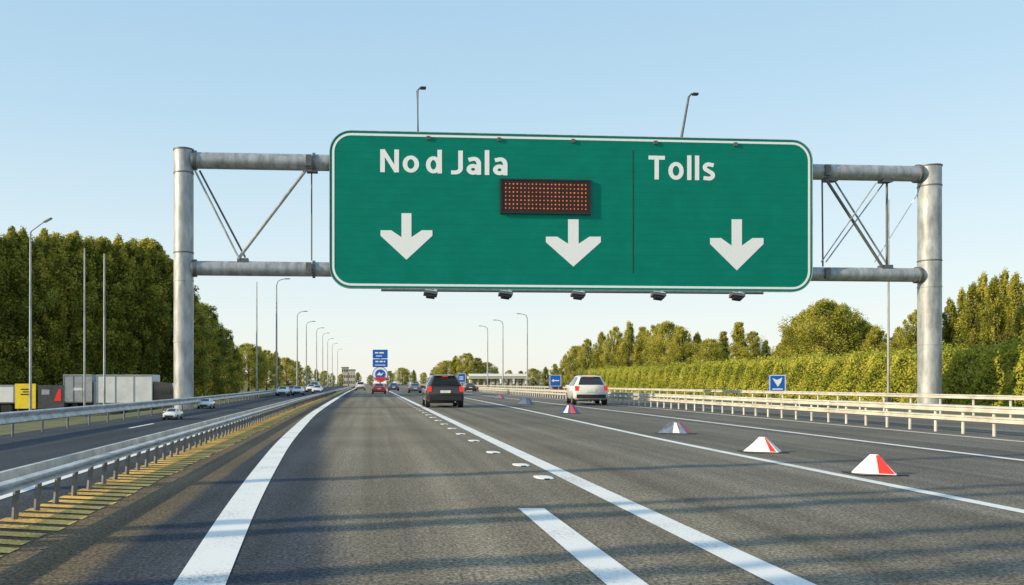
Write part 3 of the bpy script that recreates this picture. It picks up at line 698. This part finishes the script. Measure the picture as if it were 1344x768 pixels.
def plant(key,X,Y,top,label,group,z0=0,cat='tree',sxy=1.0):
    p=protos[key]
    if key in used: o=copy_tree(p)
    else: o=p; used.add(key)
    o.location=(X,Y,z0); k=(top-z0)/p['h']; o.scale=(k*sxy*random.uniform(.9,1.12),k*sxy*random.uniform(.9,1.12),k); o.rotation_euler=(0,0,random.uniform(0,6.28))
    tag(o,label,cat,group); return o
fr_=[(-40,300),(-26,308),(-12,303),(2,310),(16,304),(30,307),(44,313),(58,306),(72,314),(86,310),(100,309),(114,319),(128,314),(142,321),(156,316),(170,321),(184,326),(198,324),(212,335),(225,346)]
for i,(px,ty) in enumerate(fr_):
    Y=74+i*.85; plant(['A1','A3','A2'][i%3],at(px,Y),Y,zt(ty,Y),'tall dark tree in the front row of the left wood behind the lorries','front trees of the left wood',-1.2,sxy=1.05)
for i in range(11):
    px=-30+i*24; Y=82+i*1.2; plant(['A2','A1'][i%2],at(px,Y),Y,zt(328+random.uniform(-12,12),Y),'dark tree filling the depth of the left wood','rear trees of the left wood',-1.2,sxy=1.35)
for i,(px,ty,Y) in enumerate(((238,372,98),(252,388,104),(266,400,112),(280,415,120),(293,432,128),(303,447,140),(314,458,150),(326,452,155),(338,455,160),(350,460,165),(362,462,175),(376,470,190),(390,474,205),(403,480,225),(415,484,250),(426,487,280),(436,490,310),(447,491,340))):
    plant(['A1','B2','A2','B1'][i%4] if i>5 else ['A1','A2'][i%2],at(px,Y),Y,zt(ty,Y),'green tree in the row descending behind the left street lamps','trees behind the left street lamps',-1.2 if Y<150 else -.04,sxy=1.3)
rt=[(728,478),(742,466),(757,455),(772,446),(790,438),(806,430),(825,424),(843,430),(860,427),(877,424),(896,430),(915,438),(932,446),(950,436),(970,424),(988,436),(1006,448),(1024,452),(1042,430),(1062,408),(1085,396),(1104,402),(1128,420),(1152,430),(1180,432),(1202,408),(1228,404),(1246,396),(1262,382),(1278,376),(1292,362),(1306,368),(1320,358),(1334,364),(1350,360),(1366,366),(1385,355)]
ks=['B2','B3','B1','B2','B5','B2','B3','B4','B2','B1']
for i,(px,ty) in enumerate(rt):
    X=48+random.uniform(-3,4); Y=X*F/(px-VX)
    key=ks[i%10]
    if px in (1062,1085,1104): key='B1'
    if px>=1228: key=['B3','B5'][i%2]
    if px in (970,950): key='B4'
    plant(key,X,Y,zt(ty,Y),'leafy tree rising behind the long right hedge','trees behind the right hedge',-.04,sxy=1.25 if key in('B3','B4','B5') and px<1228 else (.9 if px>=1228 else 1.0))
for i in range(26):
    px=735+i*26; X=58; Y=X*F/(px-VX); ty=np.interp(px,[730,800,860,940,1010,1090,1170,1240,1400],[480,452,445,452,462,432,448,428,412])+random.uniform(-6,8)
    plant(['B2','A1','B1','A2'][i%4],X,Y,zt(ty,Y),'darker tree in the second row behind the right hedge','second row of right trees',-.04,sxy=1.3)
for i,(px,ty,Y) in enumerate(((512,487,520),(528,483,480),(543,486,470),(556,489,460),(572,482,420),(586,474,400),(598,468,390),(612,464,380),(626,470,370),(637,476,390),(652,485,430),(668,486,430),(684,487,430),(700,484,400),(716,482,330),(486,492,600),(470,489,560),(458,490,520))):
    plant(['A1','B1','A2','B2'][i%4],at(px,Y),Y,zt(ty,Y),'distant small tree on the horizon beyond the cars','distant trees on the horizon',-.04,sxy=1.7)
protos['P']=make_tree(10,.17,'pop',M['leafA'],90,36,.17,.12)
for i,(yb,hh) in enumerate(((.1,9.5),(.8,11),(1.5,9),(2.3,10),(4.2,11.5),(4.8,9.5),(8.4,11.5))):
    plant('P',-13.2+random.uniform(-.3,.3),yb,hh,'slim young tree left of the frame casting a shadow band','slim roadside trees',-.2,sxy=1.0)
for o in bpy.data.objects:
    if 'h' in o: del o['h']
# hedge
hg=thing('hedge','long trimmed sunlit green hedge behind the right guard rails','hedge',(38,0,-.04))
L0,L1=22,150; hgt=3.5; n=100000
yy=rng.uniform(0,1,n)**1.5*(L1-L0)+L0
face=rng.uniform(0,1,n); top=face<.22; rear=(face>.22)&(face<.27)
ph=np.sin(yy*1.9)*.12+np.sin(yy*.77+1)*.16+np.sin(yy*4.3)*.07
zz=np.where(top,hgt+ph+rng.exponential(.15,n),rng.uniform(0,1,n)*(hgt+ph))
xx=np.where(top,rng.uniform(0,2.2,n),np.where(rear,2.2,.22*np.sin(yy*2.1+zz*1.3)+.12*np.sin(zz*4+yy*3.1)+rng.uniform(-.12,.2,n)))
nrm=np.zeros((n,3)); nrm[:,0]=np.where(top,0,np.where(rear,1,-1)); nrm[:,1]=-.45; nrm[:,2]=np.where(top,1,.25)
tn=.45+.22*np.sin(yy*1.1)*np.sin(zz*2.2+yy)+rng.uniform(-.35,.4,n)
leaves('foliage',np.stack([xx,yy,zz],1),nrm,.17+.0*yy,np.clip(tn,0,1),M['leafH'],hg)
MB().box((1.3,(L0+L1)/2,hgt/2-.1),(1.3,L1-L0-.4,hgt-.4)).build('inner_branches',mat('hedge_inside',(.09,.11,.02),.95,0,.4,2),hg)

# ---------------------------------------------------------------- distant structures
Y=300; x0,x1=at(614,Y),at(690,Y); t=thing('bridge','long low beige bridge with piers on the right horizon','bridge',((x0+x1)/2,Y,0)); L_=x1-x0
MB().box((0,0,3.4),(L_,6,.9)).build('deck',M['concrete'],t); MB().box((0,-3.05,4.3),(L_,.2,.9)).build('parapet',M['white'],t)
for i in range(9): MB().box((-L_/2+1+i*(L_-2)/8,0,1.45),(.7,4,3.0)).build('pier',M['concrete'],t)
def bld(label,pa,pb,ty,Y):
    xa,xb=at(pa,Y),at(pb,Y); h=zt(ty,Y); t=thing('building',label,'building',((xa+xb)/2,Y,0)); w_=xb-xa
    MB().box((0,0,h/2),(w_,10,h)).build('wall',M['concrete'],t); MB().box((0,0,h+.2),(w_+.6,10.6,.4)).build('roof',M['roof'],t)
    for j in range(max(1,int(h/3))):
        for i in range(3): MB().box((-w_/3+i*w_/3,-5.02,1.8+j*3),(w_*.16,.06,1.4)).build('window',M['glass'],t)
bld('pale distant building left of the vanishing point',449,457,483,430); bld('pale distant block right beside the other far building',458,466,486,430)
